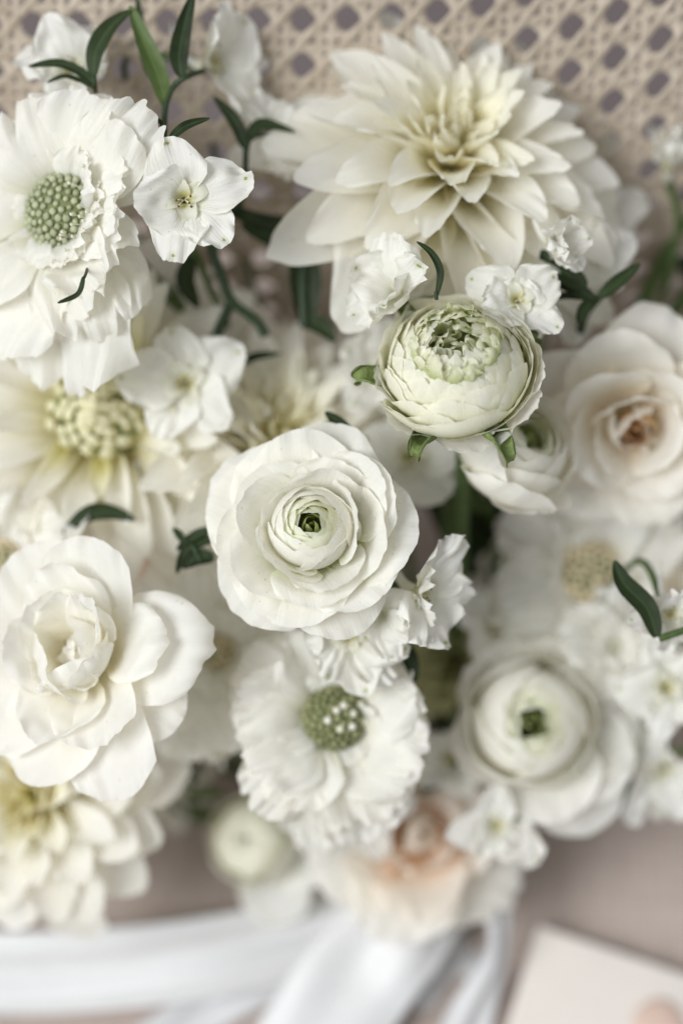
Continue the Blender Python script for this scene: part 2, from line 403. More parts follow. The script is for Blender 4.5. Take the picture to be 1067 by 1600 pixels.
def cane_panel():
    root = empty('cane_panel', 'woven pale cane webbing with rows of round holes behind the flowers', 'cane webbing', Vector((0, 0, 0)))
    pitch = .0126
    def strand(p0, p1, w, off, amp, per, ph):
        p0 = np.array(p0); p1 = np.array(p1); d = p1 - p0; Ln = np.linalg.norm(d); d = d / Ln; q = np.array((-d[1], d[0]))
        n = max(8, int(Ln / (per / 6)))
        t = np.linspace(0, Ln, n)
        c = p0[None] + t[:, None] * d[None]
        h = off + amp * np.sin(t / per * 2 * math.pi + ph)
        A = [np.zeros((n, 5)) for _ in range(3)]
        for k, (pw, ph_) in enumerate([(-1, 0), (-.55, .35), (0, .5), (.55, .35), (1, 0)]):
            xy = c + q[None] * pw * w / 2
            x = xy[:, 0]; sx = np.clip(x - .002, 0, .2)
            S_ = xy[:, 1] - .30 * sx ** 2 / .13 - .02 * x
            S_ = np.clip(S_, 0, PS[-1] - .002)
            R_ = back_surface(x, S_, h + ph_ * w / 2)
            for ax in range(3): A[ax][:, k] = R_[ax]
        U, V = np.meshgrid(np.linspace(0, 1, 5), np.linspace(0, 1, n))
        mesh_obj('cane_strand', grid_mesh('cane_strand', A[0], A[1], A[2], U, V, M['cane']), root)
    x0, y0 = -.0107 - pitch * 10.5, .0337 - pitch * 1.5
    nxs, nys = 24, 30
    x1, y1 = x0 + nxs * pitch, y0 + nys * pitch
    w = .0023
    for i in range(nxs + 1):
        for s in (-1, 1):
            x = x0 + i * pitch + s * .0017
            strand((x, y0), (x, y1), w, 0, .0005, pitch, 0 if s > 0 else math.pi)
    for j in range(nys + 1):
        for s in (-1, 1):
            y = y0 + j * pitch + s * .0017
            strand((x0, y), (x1, y), w, 0, .0005, pitch, math.pi if s > 0 else 0)
    for k in range(nxs + nys):           # x + y = k + .5
        c = k + .5
        a, b = max(0, c - nys), min(nxs, c)
        if b > a: strand((x0 + a * pitch, y0 + (c - a) * pitch), (x0 + b * pitch, y0 + (c - b) * pitch), .0026, .0009, .0004, pitch * .707, 0)
    for k in range(-nys, nxs):           # x - y = k + .5
        c = k + .5
        a, b = max(0, c), min(nxs, c + nys)
        if b > a: strand((x0 + a * pitch, y0 + (a - c) * pitch), (x0 + b * pitch, y0 + (b - c) * pitch), .0026, -.0007, .0004, pitch * .707, 0)
cane_panel()

# ------------------------------------------------------------------ flower builders
def calyx(root, r, mat='sepal'):
    mesh_obj('calyx', blob_mesh('calyx', r, r * .8, M[mat], 10, 7, -90, 60), root, Matrix.Translation((0, 0, -r * .9)))

def variants(fn, n): return [fn(i) for i in range(n)]

def ran_core(root, R, seed, zc=0.0, layers=6, op=26, deep=.5, dark=True, mats=('ran_in', 'ran'), squash=.9, tilt=0):
    "tight wrapped heart of a ranunculus, radius R"
    rnd = random.Random(seed)
    if dark:
        for k in range(7):
            rr = R * (.05 + .055 * k)
            me = shell(rr + R * .04, R * .55, 150, 16 + 6 * k, 70, M['ran_green'], 11, 9, .2, 2, .12, wave=.06, seed=seed + k)
            place(root, me, k * 137 + seed, 0, zc - R * deep * (.15 + .1 * (7 - k) / 7))
    for k in range(layers):
        f = (k + 1) / layers
        a = R * (.42 + .58 * f); b = R * squash * (.75 + .25 * f)
        th1 = op + 20 * f ** 1.5 + (1 - f) * 4
        n = 4
        for i in range(n):
            me = shell(a, b, 150, th1 + rnd.uniform(-5, 7), 58 + rnd.uniform(-6, 10), M[mats[0] if f < .6 else mats[1]], 17, 13, .20, 2.2, .055,
                       lip=-.02, jag=.006, wave=.012, seed=seed + 31 * k + i)
            place(root, me, i * 360 / n + k * 37 + rnd.uniform(-10, 10), 0, zc - R * deep * .25 * (1 - f))

def rose_like(root, spec, seed, jit=1.0, nu=19, nv=17, sector=None):
    """spec rows: (count, r0, z0, L, W, elev, curl, mat, kwargs)"""
    rnd = random.Random(seed); c = 0; ph = rnd.uniform(0, 360)
    for (n, r0, z0, L, W, elev, curl, mat, kw) in spec:
        ph += 180 / n + 17
        for i in range(n):
            c += 1
            a = ph + i * 360 / n + rnd.uniform(-9, 9) * jit
            de = rnd.uniform(-7, 7) * jit
            if sector: de += sector(a % 360)
            k = dict(tip=.34, tpow=2.2, ruffle=.0008, crumple=.0011, jag=.006, jfreq=20, pleat=.0001, twist=rnd.uniform(-8, 8)); k.update(kw)
            me = petal(L * rnd.uniform(.93, 1.07), W * rnd.uniform(.92, 1.08), [e + de for e in elev], M[mat], curl=curl, nu=nu, nv=nv, seed=seed * 100 + c, **k)
            place(root, me, a, r0, z0 + rnd.uniform(-.0005, .0005), rnd.uniform(-4, 4) * jit, rnd.uniform(-9, 9) * jit)

def dahlia(root, R, n, seed, mats=('dahlia', 'dahlia_in', 'dahlia_in'), core=.16, e_in=86, e_out=-14, wid=.215, nu=11, nv=15, asym=None, ball=0, tip=.16, rnd_tip=.40, roll=0):
    rnd = random.Random(seed)
    G = 137.508
    for i in range(ball):
        f = (i + .5) / ball
        me = petal(R * rnd.uniform(.17, .22), R * rnd.uniform(.055, .075), [40 + 50 * (1 - f), 80 + 20 * (1 - f), 125, 165], M[mats[2]], width=(.6, .9, 1, .9, .6), curl=(95, 90, 70, 50), nu=9, nv=11, tip=.2, seed=seed * 13 + i)
        place(root, me, i * G, R * .31 * f ** .6, R * (.10 - .16 * f), 0, rnd.uniform(-10, 10))
    for i in range(n):
        f = (i + .5) / n                       # 0 centre, 1 outermost
        q = f ** .7
        Lr = R * ((.24 if not ball else .40) + (.76 if not ball else .60) * q)
        e0 = e_in + (e_out - e_in) * f ** .72
        a = i * G + rnd.uniform(-8, 8)
        if asym: Lr *= asym(a % 360, f)
        r0 = R * (core * q if not ball else .26 + .04 * f)
        z0 = -R * .16 * f - (R * .04 if ball else 0)
        W = Lr * wid * (.72 + .42 * f) * rnd.uniform(.9, 1.12)
        mat = mats[2] if f < .10 else mats[1] if f < .36 else mats[0]
        bend = rnd.uniform(-10, 12)
        elev = [e0 - 6, e0 + 14, e0 + 4 + bend, e0 - 22 + bend] if f > .22 else [e0 - 12, e0, e0 + 8, e0 + 14]
        cr = (100, 84, 66, 44) if f > .22 else (100, 95, 84, 60)
        k = rnd.uniform(.7, 1.15)
        me = petal(Lr * rnd.uniform(.92, 1.08), W, elev, M[mat], width=(.42, .72, .95, 1.0, .88, rnd_tip), curl=[c * k for c in cr], nu=nu, nv=nv,
                   tip=tip, tpow=1.5, crumple=.0011, ruffle=.0005, twist=rnd.uniform(-14, 14), roll=roll * rnd.random(), seed=seed * 97 + i)
        place(root, me, a, r0, z0, 0, rnd.uniform(-20, 20))
    calyx(root, R * .13)
    if ball: mesh_obj('receptacle', blob_mesh('receptacle', R * .30, R * .10, M['sepal'], 18, 8), root, Matrix.Translation((0, 0, -R * .10)))

BUD = {}
def bud_mesh(key, r, mat):
    if key not in BUD:
        th = np.radians(np.linspace(-90, 90, 7)); ph = np.linspace(0, 2 * math.pi, 9)
        PH, TH = np.meshgrid(ph, th)
        R = 1 + .10 * np.cos(PH * 4) * np.clip(np.sin(TH), 0, 1)
        Z = np.sin(TH) * 1.15; Z = np.where(Z > .95, Z - .25, Z)
        BUD[key] = grid_mesh('bud', r * np.cos(TH) * np.cos(PH) * R, r * np.cos(TH) * np.sin(PH) * R, r * Z, PH, TH, M[mat])
    return BUD[key]
def scab_head(root, R, n, mat, key, h=.75, open_from=None, seed=0):
    rnd = random.Random(seed)
    mesh_obj('flower_disc', blob_mesh('flower_disc', R * .93, R * .93 * h, M['head_dark'], 20, 10, -40, 90), root)
    r = R * 1.05 * math.sqrt(2.6 / n) * .62
    me = bud_mesh(key, r, mat)
    for i in range(n):
        c = 1 - (i + .5) / n * .97; th = math.acos(c); ph = i * 2.39996
        p = Vector((R * math.sin(th) * math.cos(ph), R * math.sin(th) * math.sin(ph), R * h * c))
        nrm = Vector((p.x, p.y, p.z / h / h)).normalized()
        q = nrm.to_track_quat('Z', 'Y').to_matrix().to_4x4()
        mesh_obj('bud', me, root, Matrix.Translation(p) @ q @ Matrix.Scale(rnd.uniform(.72, 1.16), 4))
def scab_petals(root, R, rh, spec, seed, mat='scab', nu=39, nv=17):
    rnd = random.Random(seed)
    for j, (phi, L, W, e, z, *pl) in enumerate(spec):
        k = L / .03; pl = pl[0] if pl else 0; jt = rnd.uniform(.6, 1.5)
        me = petal(L, W, [e + 22, e + 5, e - 6, e - 12], M[mat], width=(.20, .62, .95, 1.0, .96), curl=(40, 20, 6, -4), nu=nu, nv=nv, tip=.30, tpow=2.2,
                   ruffle=.0045 * k * jt, rfreq=rnd.uniform(5, 9), jag=.016, jfreq=rnd.uniform(28, 44), lobe=rnd.choice([0, .2, .4]), crumple=.0040 * k * jt, pleat=.00015 + pl, twist=rnd.uniform(-20, 20), seed=seed * 31 + j)
        place(root, me, phi + rnd.uniform(-5, 5), rh * .72, z, rnd.uniform(-7, 7), rnd.uniform(-22, 22))

def delph(px, py, d, n, R, label, spin=0, seed=0, open_=12, bee=True, stamens='stamen_dark', sep=None, group='white delphinium blossoms', stem=True, nu=17, ruf=.0011, skip=()):
    root = empty('delphinium_blossom', label, 'flower', P(px, py, d), facing(D(*n), spin), group)
    rnd = random.Random(seed)
    for i in range(5):
        if i in skip: continue
        o_ = (sep[i] if sep else (i * 72, 1.0, 0))
        de = o_[2] + rnd.uniform(-12, 12); cc = rnd.choice([1, 1, .4, -.5, 1.5])
        me = petal(R * o_[1] * rnd.uniform(.88, 1.08), R * .53 * rnd.uniform(.82, 1.12), [open_ + 30 + de, open_ + 12 + de, open_ + de, open_ + rnd.uniform(-34, 16) + de], M['delph'],
                   width=(.20, .58, .92, 1.0, .86), curl=(56, 34 * cc, 22 * cc, 10 * cc), nu=nu + 6, nv=21, tip=rnd.uniform(.30, .5), tpow=rnd.uniform(1.7, 2.4), ruffle=ruf * rnd.uniform(.7, 1.9), rfreq=rnd.uniform(5, 9), jag=.009, jfreq=18,
                   crumple=.0026, crease=rnd.uniform(-.05, .12), pleat=.0002, twist=rnd.uniform(-14, 14), seed=seed * 11 + i, name='sepal')
        place(root, me, o_[0] + rnd.uniform(-6, 6), R * .05, 0, 0, rnd.uniform(-10, 10), name='sepal')
    if bee:
        for i in range(4):
            me = petal(R * .42, R * .17, [70, 55, 20, -30], M['bee'], curl=(60, 60, 40), nu=11, nv=11, tip=.3, ruffle=.0005, seed=seed + 5 + i)
            place(root, me, i * 90 + 20, R * .05, 0, rnd.uniform(-8, 8), rnd.uniform(-12, 12))
        for i in range(6):
            a = rnd.uniform(0, 6.28); r = R * rnd.uniform(.05, .24)
            inv = Vector((math.cos(a) * r, math.sin(a) * r, R * rnd.uniform(.12, .3)))
            me = tube_mesh('stamen', [(0, 0, 0), inv * .6 + Vector((0, 0, R * .06)), inv], [R * .008, R * .008, R * .012], M['stamen_pale'], 5, 3)
            so = mesh_obj('stamen', me, root)
            mesh_obj('anther', blob_mesh('anther', R * .02, R * .03, M[stamens], 7, 5), so, Matrix.Translation(inv))
    me = tube_mesh('spur', [(0, 0, -.0005), (0, R * .12, -R * .35), (0, R * .5, -R * .7), (0, R * .95, -R * .75)], [R * .12, R * .09, R * .06, R * .02], M['delph'], 9, 5)
    mesh_obj('spur', me, root)
    if stem: stem_for(root, .01, .0011, 'stem')
    return root

# ------------------------------------------------------------------ the flowers
random.seed(4)
mm = .001
# 1 open ranunculus in the middle
def build_open_ran():
    r = empty('ranunculus', 'open white ranunculus with a small green eye, sharpest flower in the middle', 'flower', P(486, 826, .497), facing(D(-.02, .26, .97)))
    ran_core(r, 10.8 * mm, 3, zc=1.2 * mm, layers=7, op=27, deep=.6)
    def sec(a):
        # local frame: 0 = up in the photo, 270 = right; petals there stand closer to the heart
        return 20 * max(0, math.cos(math.radians(a - 300)))
    rose_like(r, [
        (4, 6.8 * mm, -6 * mm, 14.5 * mm, 11 * mm, [34, 66, 76, 80], (62, 60, 48, 34), 'ran', {'ruffle': .0004}),
        (5, 7.6 * mm, -6.5 * mm, 16 * mm, 12 * mm, [28, 56, 62, 60], (54, 50, 40, 26), 'ran', {'ruffle': .0005}),
        (5, 8.0 * mm, -7 * mm, 17.5 * mm, 13 * mm, [22, 42, 44, 40], (46, 42, 34, 20), 'ran', {'ruffle': .0006}),
        (5, 8.2 * mm, -7.4 * mm, 19 * mm, 13.5 * mm, [16, 30, 28, 22], (40, 36, 26, 12), 'ran', {'ruffle': .0007}),
        (5, 8.2 * mm, -7.8 * mm, 20.5 * mm, 14.5 * mm, [10, 18, 14, 4], (34, 28, 16, 4), 'ran', {'ruffle': .0009}),
        (5, 8.2 * mm, -8.4 * mm, 22.5 * mm, 15 * mm, [4, 8, 2, -12], (28, 20, 10, -4), 'ran', {'ruffle': .0012, 'roll': -14}),
    ], 11, 1.0, nu=23, nv=19, sector=sec)
    calyx(r, 7 * mm); stem_for(r, .02, .0022)
build_open_ran()

# 2 tight ranunculus bud, upper right
def build_bud():
    r = empty('ranunculus', 'tight cream ranunculus bud of many thin petals with green curled sepals', 'flower', P(714, 566, .497), facing(D(-.10, .52, .85)))
    rnd = random.Random(8); A = 21.3 * mm
    for ring, (rr, n, z) in enumerate([(1.2, 3, 6.2), (3, 6, 6.8), (5, 9, 7.8), (7, 12, 9.0), (9, 15, 10.2), (10.6, 18, 11.2)]):
        for i in range(n):
            me = petal(rnd.uniform(5, 8) * mm, rnd.uniform(2.6, 4.2) * mm, [75, 100, 135 + rnd.uniform(-18, 18), 165 + rnd.uniform(-24, 30)], M['bud_green'], curl=(50, 36, 20), nu=11, nv=11,
                       tip=.5, tpow=1.6, ruffle=.0009, crumple=.0014, twist=rnd.uniform(-25, 25), seed=ring * 50 + i)
            place(r, me, i * 360 / n + rnd.uniform(-12, 12), rr * mm + 1.0 * mm, (z - 5.6) * mm + rnd.uniform(-.5, .5) * mm, 0, rnd.uniform(-22, 22))
    layers = 13
    for k in range(layers):
        f = k / (layers - 1)
        a = A * (.60 + .40 * f ** .9); b = A * (.53 + .06 * f)
        n = 8 if f < .6 else 6
        for i in range(n):
            th1 = 27 + 58 * f ** 1.2 + rnd.uniform(-10, 10)
            me = shell(a * rnd.uniform(.985, 1.02), b * rnd.uniform(.98, 1.02), 158, th1, rnd.uniform(24, 46), M['bud'], 17, 15, rnd.uniform(.26, .4), rnd.uniform(1.6, 2.2), rnd.uniform(.02, .07), lip=.02 + .05 * rnd.random(), jag=.008, wave=.024, seed=900 + k * 20 + i)
            place(r, me, i * 360 / n + k * 23 + rnd.uniform(-8, 8), 0, (-1.2 + .9 * (1 - f)) * mm, rnd.uniform(-2, 2), rnd.uniform(-3, 3))
    # loose guard petals underneath, right and left
    for (phi, L, W, e) in [(232, 21, 11, [-20, 24, 52, 60]), (262, 20, 10, [-18, 30, 60, 66]), (196, 21, 12, [-25, 22, 44, 40]), (140, 19, 9, [-25, 22, 50, 44]), (100, 18, 9, [-15, 30, 60, 60])]:
        me = petal(L * mm, W * mm, e, M['ran'], curl=(50, 45, 30), nu=21, nv=17, ruffle=.0009, seed=int(phi))
        place(r, me, phi, 9 * mm, -11 * mm)
    for (phi, L, W, tw, r0, z0, c) in [(96, 12, 4.6, 10, 19.0, -5, 1), (158, 14, 4.8, -15, 18, -8, 1), (208, 19, 5.2, 24, 15.5, -9, .8), (40, 10, 3.6, 10, 18.0, -2, 1), (300, 11, 4, 0, 17, -8, 1)]:
        me = petal(L * mm, W * mm, [-10, 30 * c, 50 * c, -60 * c, -190 * c], M['sepal'], width=(.8, 1, 1, .85, .5), curl=(70, 85, 90), nu=11, nv=17, tip=.35, twist=tw, seed=int(phi), name='sepal')
        place(r, me, phi, r0 * mm, z0 * mm, name='sepal')
    calyx(r, 8 * mm); stem_for(r, .02, .0022)
build_bud()

# 3 cup shaped ranunculus below the bud
def build_cup(px, py, d, n, R, label, seed, out, spin=0, op=22, green=True, mats=('ran_in', 'ran')):
    r = empty('ranunculus', label, 'flower', P(px, py, d), facing(D(*n), spin))
    ran_core(r, R * .80, seed, zc=0, layers=7, op=op, mats=mats, squash=.85, dark=green)
    rnd = random.Random(seed)
    for i in range(5):
        me = shell(R * .95, R * .85, 155, 56 + rnd.uniform(-6, 12), 52, M['ran'], 19, 15, .24, 2.1, .05, wave=.015, lip=.04, seed=seed + 400 + i)
        place(r, me, i * 72 + 20, 0, -R * .06, rnd.uniform(-5, 5))
    for (phi, L, W, e) in out:
        me = petal(L * R, W * R, e, M['ran'], curl=(44, 40, 26), nu=21, nv=17, ruffle=.0012, crumple=.0008, seed=seed + int(phi))
        place(r, me, phi, R * .35, -R * .62)
    calyx(r, R * .38); stem_for(r, .02, .0021)
    return r
build_cup(812, 694, .524, (.46, .42, .78), 17.5 * mm, 'half open white ranunculus tucked below the tight ranunculus bud', 21,
          [(158, 1.55, .95, [-10, 40, 80, 100]), (112, 1.55, .9, [-5, 50, 84, 98]), (190, 1.3, .8, [-12, 30, 62, 66]), (225, 1.2, .75, [-10, 45, 85, 100])], op=26)
build_cup(828, 1128, .548, (-.02, .08, .95), 20 * mm, 'round white ranunculus with an olive green eye at lower right', 33,
          [(200, 1.25, .85, [0, 20, 30, 24]), (240, 1.35, .8, [0, 12, 10, 0]), (262, 1.3, .8, [0, 10, 6, -8]), (215, 1.6, .8, [-10, -4, -4, -10]), (120, 1.05, .7, [0, 30, 50, 44]), (30, 1.1, .8, [0, 30, 50, 48]), (330, 1.1, .8, [0, 30, 44, 40])], op=22)
build_cup(395, 1312, .585, (-.2, .15, .92), 15 * mm, 'small blurred cream ranunculus low down above the ribbon', 47,
          [(200, 1.5, .8, [0, -10, -10, -20]), (250, 1.3, .8, [0, 20, 10, 0]), (330, 1.2, .8, [0, 25, 20, 10])], op=1, green=False, mats=('bud', 'bud'))

# 4 dahlias
def build_dahlia_main():
    r = empty('dahlia', 'large creamy white dahlia with open pointed petals in front of the cane', 'flower', P(704, 236, .532), facing(D(.12, .40, .90)))
    def asy(a, f):
        return 1.0 + (.14 * math.cos(math.radians(a - 158)) - .02) * f
    dahlia(r, 51 * mm, 90, 5, e_in=90, e_out=-10, asym=asy, nu=17, nv=19, wid=.262, rnd_tip=.62, tip=.22)
    for (phi, L, W, e) in [(148, 56, 17, [12, 4, -6, -12]), (176, 60, 17, [10, 2, -6, -12]), (200, 50, 14, [10, 2, -8, -14])]:
        me = petal(L * mm, W * mm, e, M['dahlia'], width=(.35, .7, .95, 1, .9, .6), curl=(80, 60, 40, 24), nu=21, nv=21, tip=.25, tpow=1.8, crumple=.0015, seed=phi)
        place(r, me, phi, 7 * mm, -9 * mm)
    stem_for(r, .03, .0028)
build_dahlia_main()
r = empty('dahlia', 'blurred pale yellow centred dahlia at the left under the scabious', 'flower', P(152, 640, .540), facing(D(-.05, .06, 1)))
dahlia(r, 46 * mm, 56, 6, mats=('dahlia', 'dahlia', 'dahlia_yel'), e_in=58, e_out=-14, wid=.24, ball=64, tip=.2, rnd_tip=.6); stem_for(r, .03, .0028)
r = empty('dahlia', 'blurred cream dahlia whose pointed petals fan out above the middle ranunculus', 'flower', P(432, 688, .548), facing(D(.32, .45, .85)))
dahlia(r, 45 * mm, 74, 7, mats=('dahlia', 'dahlia_in', 'dahlia_yel'), e_in=84, e_out=-2, wid=.21, rnd_tip=.5); stem_for(r, .03, .0028)
r = empty('dahlia', 'cream dahlia with curled petals at the lower left corner below the white rose', 'flower', P(48, 1245, .556), facing(D(-.15, .05, .98)))
dahlia(r, 41 * mm, 62, 8, mats=('dahlia', 'dahlia_in', 'dahlia_yel'), e_in=88, e_out=-24, wid=.31, tip=.22, rnd_tip=.78, roll=60); stem_for(r, .03, .0028)
r = empty('dahlia', 'blurred cream dahlia half hidden right of the lower left dahlia', 'flower', P(205, 1200, .60), facing(D(.25, -.1, .95)))
dahlia(r, 28 * mm, 44, 9, mats=('dahlia', 'dahlia_in', 'dahlia_yel'), e_in=80, e_out=-4, wid=.28, tip=.2, rnd_tip=.7); stem_for(r, .03, .0028)
r = empty('dahlia', 'small blurred olive and cream dahlia between scabious and lower right ranunculus', 'flower', P(712, 1035, .58), facing(D(.1, .1, 1)))
dahlia(r, 20 * mm, 46, 10, mats=('dahlia_grn', 'dahlia_grn', 'dahlia_grn'), e_in=80, e_out=5, wid=.30); stem_for(r, .03, .0028)
r = empty('dahlia', 'dim cream dahlia behind the right edge of the large dahlia', 'flower', P(890, 260, .57), facing(D(.55, .35, .75)))
dahlia(r, 27 * mm, 36, 14, e_in=80, e_out=0, wid=.26); stem_for(r, .03, .0028)

# 5 scabious
def build_scab1():
    r = empty('scabious', 'big white scabious with a pale green button centre at upper left', 'flower', P(97, 328, .508), facing(D(-.30, .15, .93)))
    scab_head(r, 10.2 * mm, 116, 'head', 'head_main', .55, seed=1)
    sp = []
    for (phi, L, W, e, z, p) in [(18, 26, 16, 24, -3, 0), (66, 25, 17, 14, -3.5, 0), (112, 27, 17, 4, -4, 0), (158, 27, 16, -2, -4, 0), (196, 25, 14, 8, -4, 0),
                              (226, 22, 12, 26, -3.5, 0), (258, 20, 13, 40, -3, 0), (290, 21, 13, 40, -3, 0), (322, 29, 15, 30, -4, .0002), (348, 28, 15, 18, -4, .0002),
                              (176, 42, 17, -6, -7, .0006), (200, 30, 14, 4, -6, .0004), (150, 38, 16, -4, -7, .0006), (318, 35, 11, 36, -5, .0004),
                              (214, 13, 7, 44, -1.5, 0), (240, 15, 8, 52, -1.5, 0), (270, 13, 7, 50, -1, 0), (296, 14, 7, 55, -1, 0), (186, 13, 7, 30, -2, 0), (330, 13, 7, 46, -1.5, 0), (20, 11, 7, 22, -2, 0), (90, 11, 7, 15, -2, 0), (140, 11, 7, 15, -2, 0)]:
        sp.append((phi, L * mm, W * 1.2 * mm, e, z * mm, p))
    scab_petals(r, 30 * mm, 10 * mm, sp, 5)
    for i in range(18):
        a = random.uniform(190, 330); rr = random.uniform(8, 13) * mm; q = Vector((-math.sin(math.radians(a)) * rr, math.cos(math.radians(a)) * rr, 2 * mm))
        t = q + Vector((random.uniform(-2, 2) * mm, random.uniform(-2, 2) * mm, random.uniform(4, 7) * mm))
        st = mesh_obj('stamen', tube_mesh('stamen', [q, q.lerp(t, .5) + Vector((.0005, 0, 0)), t], .00018, M['stamen_pale'], 5, 3), r)
        mesh_obj('anther', blob_mesh('anther', .0005, .0007, M['stamen_pale'], 6, 5), st, Matrix.Translation(t))
    calyx(r, 8 * mm); stem_for(r, .03, .0016)
build_scab1()
def build_scab2():
    r = empty('scabious', 'white scabious with a green knobbly button centre below the middle ranunculus', 'flower', P(522, 1122, .527), facing(D(.02, .10, 1)))
    scab_head(r, 8.8 * mm, 90, 'head_olive', 'head_two', .70, seed=2)
    for o in list(r.children):
        pass
    for (dx, dy) in [(2.6, 3.4), (5.2, 1.2), (4.9, -2.3), (.6, 2.1), (-1.8, -.6), (1.6, -3.0), (7.4, 3.6), (8.4, -1.0)]:
        mesh_obj('open_bud', blob_mesh('open_bud', 1.15 * mm, 1.0 * mm, M['stamen_pale'], 9, 7), r, Matrix.Translation((dx * mm, dy * mm, (6.6 - .055 * (dx * dx + dy * dy)) * mm)))
    sp = [(262, 23, 13, 22, -3), (300, 22, 13, 24, -3), (232, 24, 13, 14, -3.5), (205, 26, 13, 4, -4), (175, 26, 13, 0, -4), (148, 24, 12, 16, -3.5),
          (118, 25, 12, 26, -3), (92, 24, 12, 14, -4), (60, 25, 13, 6, -4.5), (28, 22, 12, 20, -4), (350, 20, 12, 18, -4), (135, 29, 12, 14, -5), (190, 31, 13, -6, -6),
          (75, 33, 14, -4, -7), (100, 33, 13, -2, -7)]
    sp = [(a, b * mm, c * 1.2 * mm, d, e * mm) for a, b, c, d, e in sp[:13]]
    sp += [(i * 51 + 200 + (i % 3) * 9, (9 + i % 3 * 2) * mm, 6.5 * mm, 22 + 9 * (i % 2), -2 * mm) for i in range(7)]
    scab_petals(r, 28 * mm, 8.4 * mm, sp, 8)
    calyx(r, 8 * mm); stem_for(r, .03, .0016)
build_scab2()
def scab_small(px, py, d, n, label, R, rh, hm, key, nb, seed, ring, e=10):
    r = empty('scabious', label, 'flower', P(px, py, d), facing(D(*n)))
    scab_head(r, rh, nb, hm, key, .6, seed=seed)
    rnd = random.Random(seed)
    sp = [(a, R * rnd.uniform(.9, 1.1), R * .5, e + rnd.uniform(-12, 12), -3 * mm) for a in ring] + [(i * 62, R * .42, R * .26, 34, -1 * mm) for i in range(6)]
    scab_petals(r, R, rh, sp, seed, nu=27, nv=13)
    calyx(r, rh * .8); stem_for(r, .03, .0016)
scab_small(922, 896, .562, (.1, .1, 1), 'blurred scabious with a beige fluffy centre right of the middle', 25 * mm, 9.5 * mm, 'head_beige', 'beige', 70, 17, [100, 130, 160, 190, 220, 260, 60, 300, 340, 20])
scab_small(2, 886, .535, (-.1, .1, 1), 'scabious with a beige centre cut off by the left edge above the rose', 20 * mm, 7.5 * mm, 'head_beige', 'beige_two', 60, 18, [300, 335, 10, 270, 240, 90, 45], 20)
scab_small(960, 1010, .553, (.1, .1, 1), 'ruffled white scabious seen above the lower right ranunculus', 18 * mm, 1.6 * mm, 'stamen_pale', 'ruf', 12, 19, [0, 45, 90, 135, 180, 225, 270, 315], 12)
scab_small(340, 1020, .552, (0, .1, 1), 'blurred blush white scabious between the left rose and lower scabious', 30 * mm, 5 * mm, 'head_beige', 'beige_three', 30, 20, [0, 40, 80, 120, 160, 200, 240, 280, 320], 12)
scab_small(835, 862, .615, (0, .1, 1), 'dim blurred scabious deep between the middle ranunculus and beige scabious', 24 * mm, 6 * mm, 'head_beige', 'beige_four', 30, 22, [0, 40, 80, 120, 160, 200, 240, 280, 320], 12)

# 6 roses
def build_rose_right():
    r = empty('rose', 'blush cream garden rose with a tan heart at the right edge', 'flower', P(990, 672, .534), facing(D(-.02, -.30, .95)))
    rnd = random.Random(3)
    for k in range(7):
        me = shell((2.2 + .75 * k) * mm, 9 * mm, 150, 24 + 4 * k, 75, M['rose_tan' if k < 6 else 'rose_cream'], 13, 11, .2, 2, .16, wave=.05, seed=60 + k)
        place(r, me, k * 140, 0, (-4 + .5 * k) * mm)
    rose_like(r, [
        (3, 3.2 * mm, -7 * mm, 14 * mm, 9 * mm, [60, 90, 104, 100], (60, 56, 48, 34), 'rose_cream', {'roll': -20}),
        (3, 4.5 * mm, -8 * mm, 19 * mm, 13 * mm, [40, 72, 84, 80], (56, 52, 42, 28), 'rose_cream', {'roll': -40}),
        (4, 6 * mm, -9 * mm, 23 * mm, 14.5 * mm, [26, 54, 66, 60], (52, 48, 38, 22), 'rose_cream', {'roll': -55}),
        (4, 7 * mm, -10 * mm, 26 * mm, 16 * mm, [14, 36, 44, 34], (46, 42, 32, 16), 'rose_cream', {'roll': -70}),
        (5, 7 * mm, -11 * mm, 28 * mm, 16 * mm, [4, 18, 20, 8], (38, 34, 24, 8), 'rose_cream', {'roll': -70}),
    ], 13, .9, nu=21, nv=21)
    mesh_obj('calyx', blob_mesh('calyx', 6 * mm, 5 * mm, M['sepal'], 10, 7, -90, 60), r, Matrix.Translation((0, 0, -13 * mm))); stem_for(r, .03, .0026)
build_rose_right()
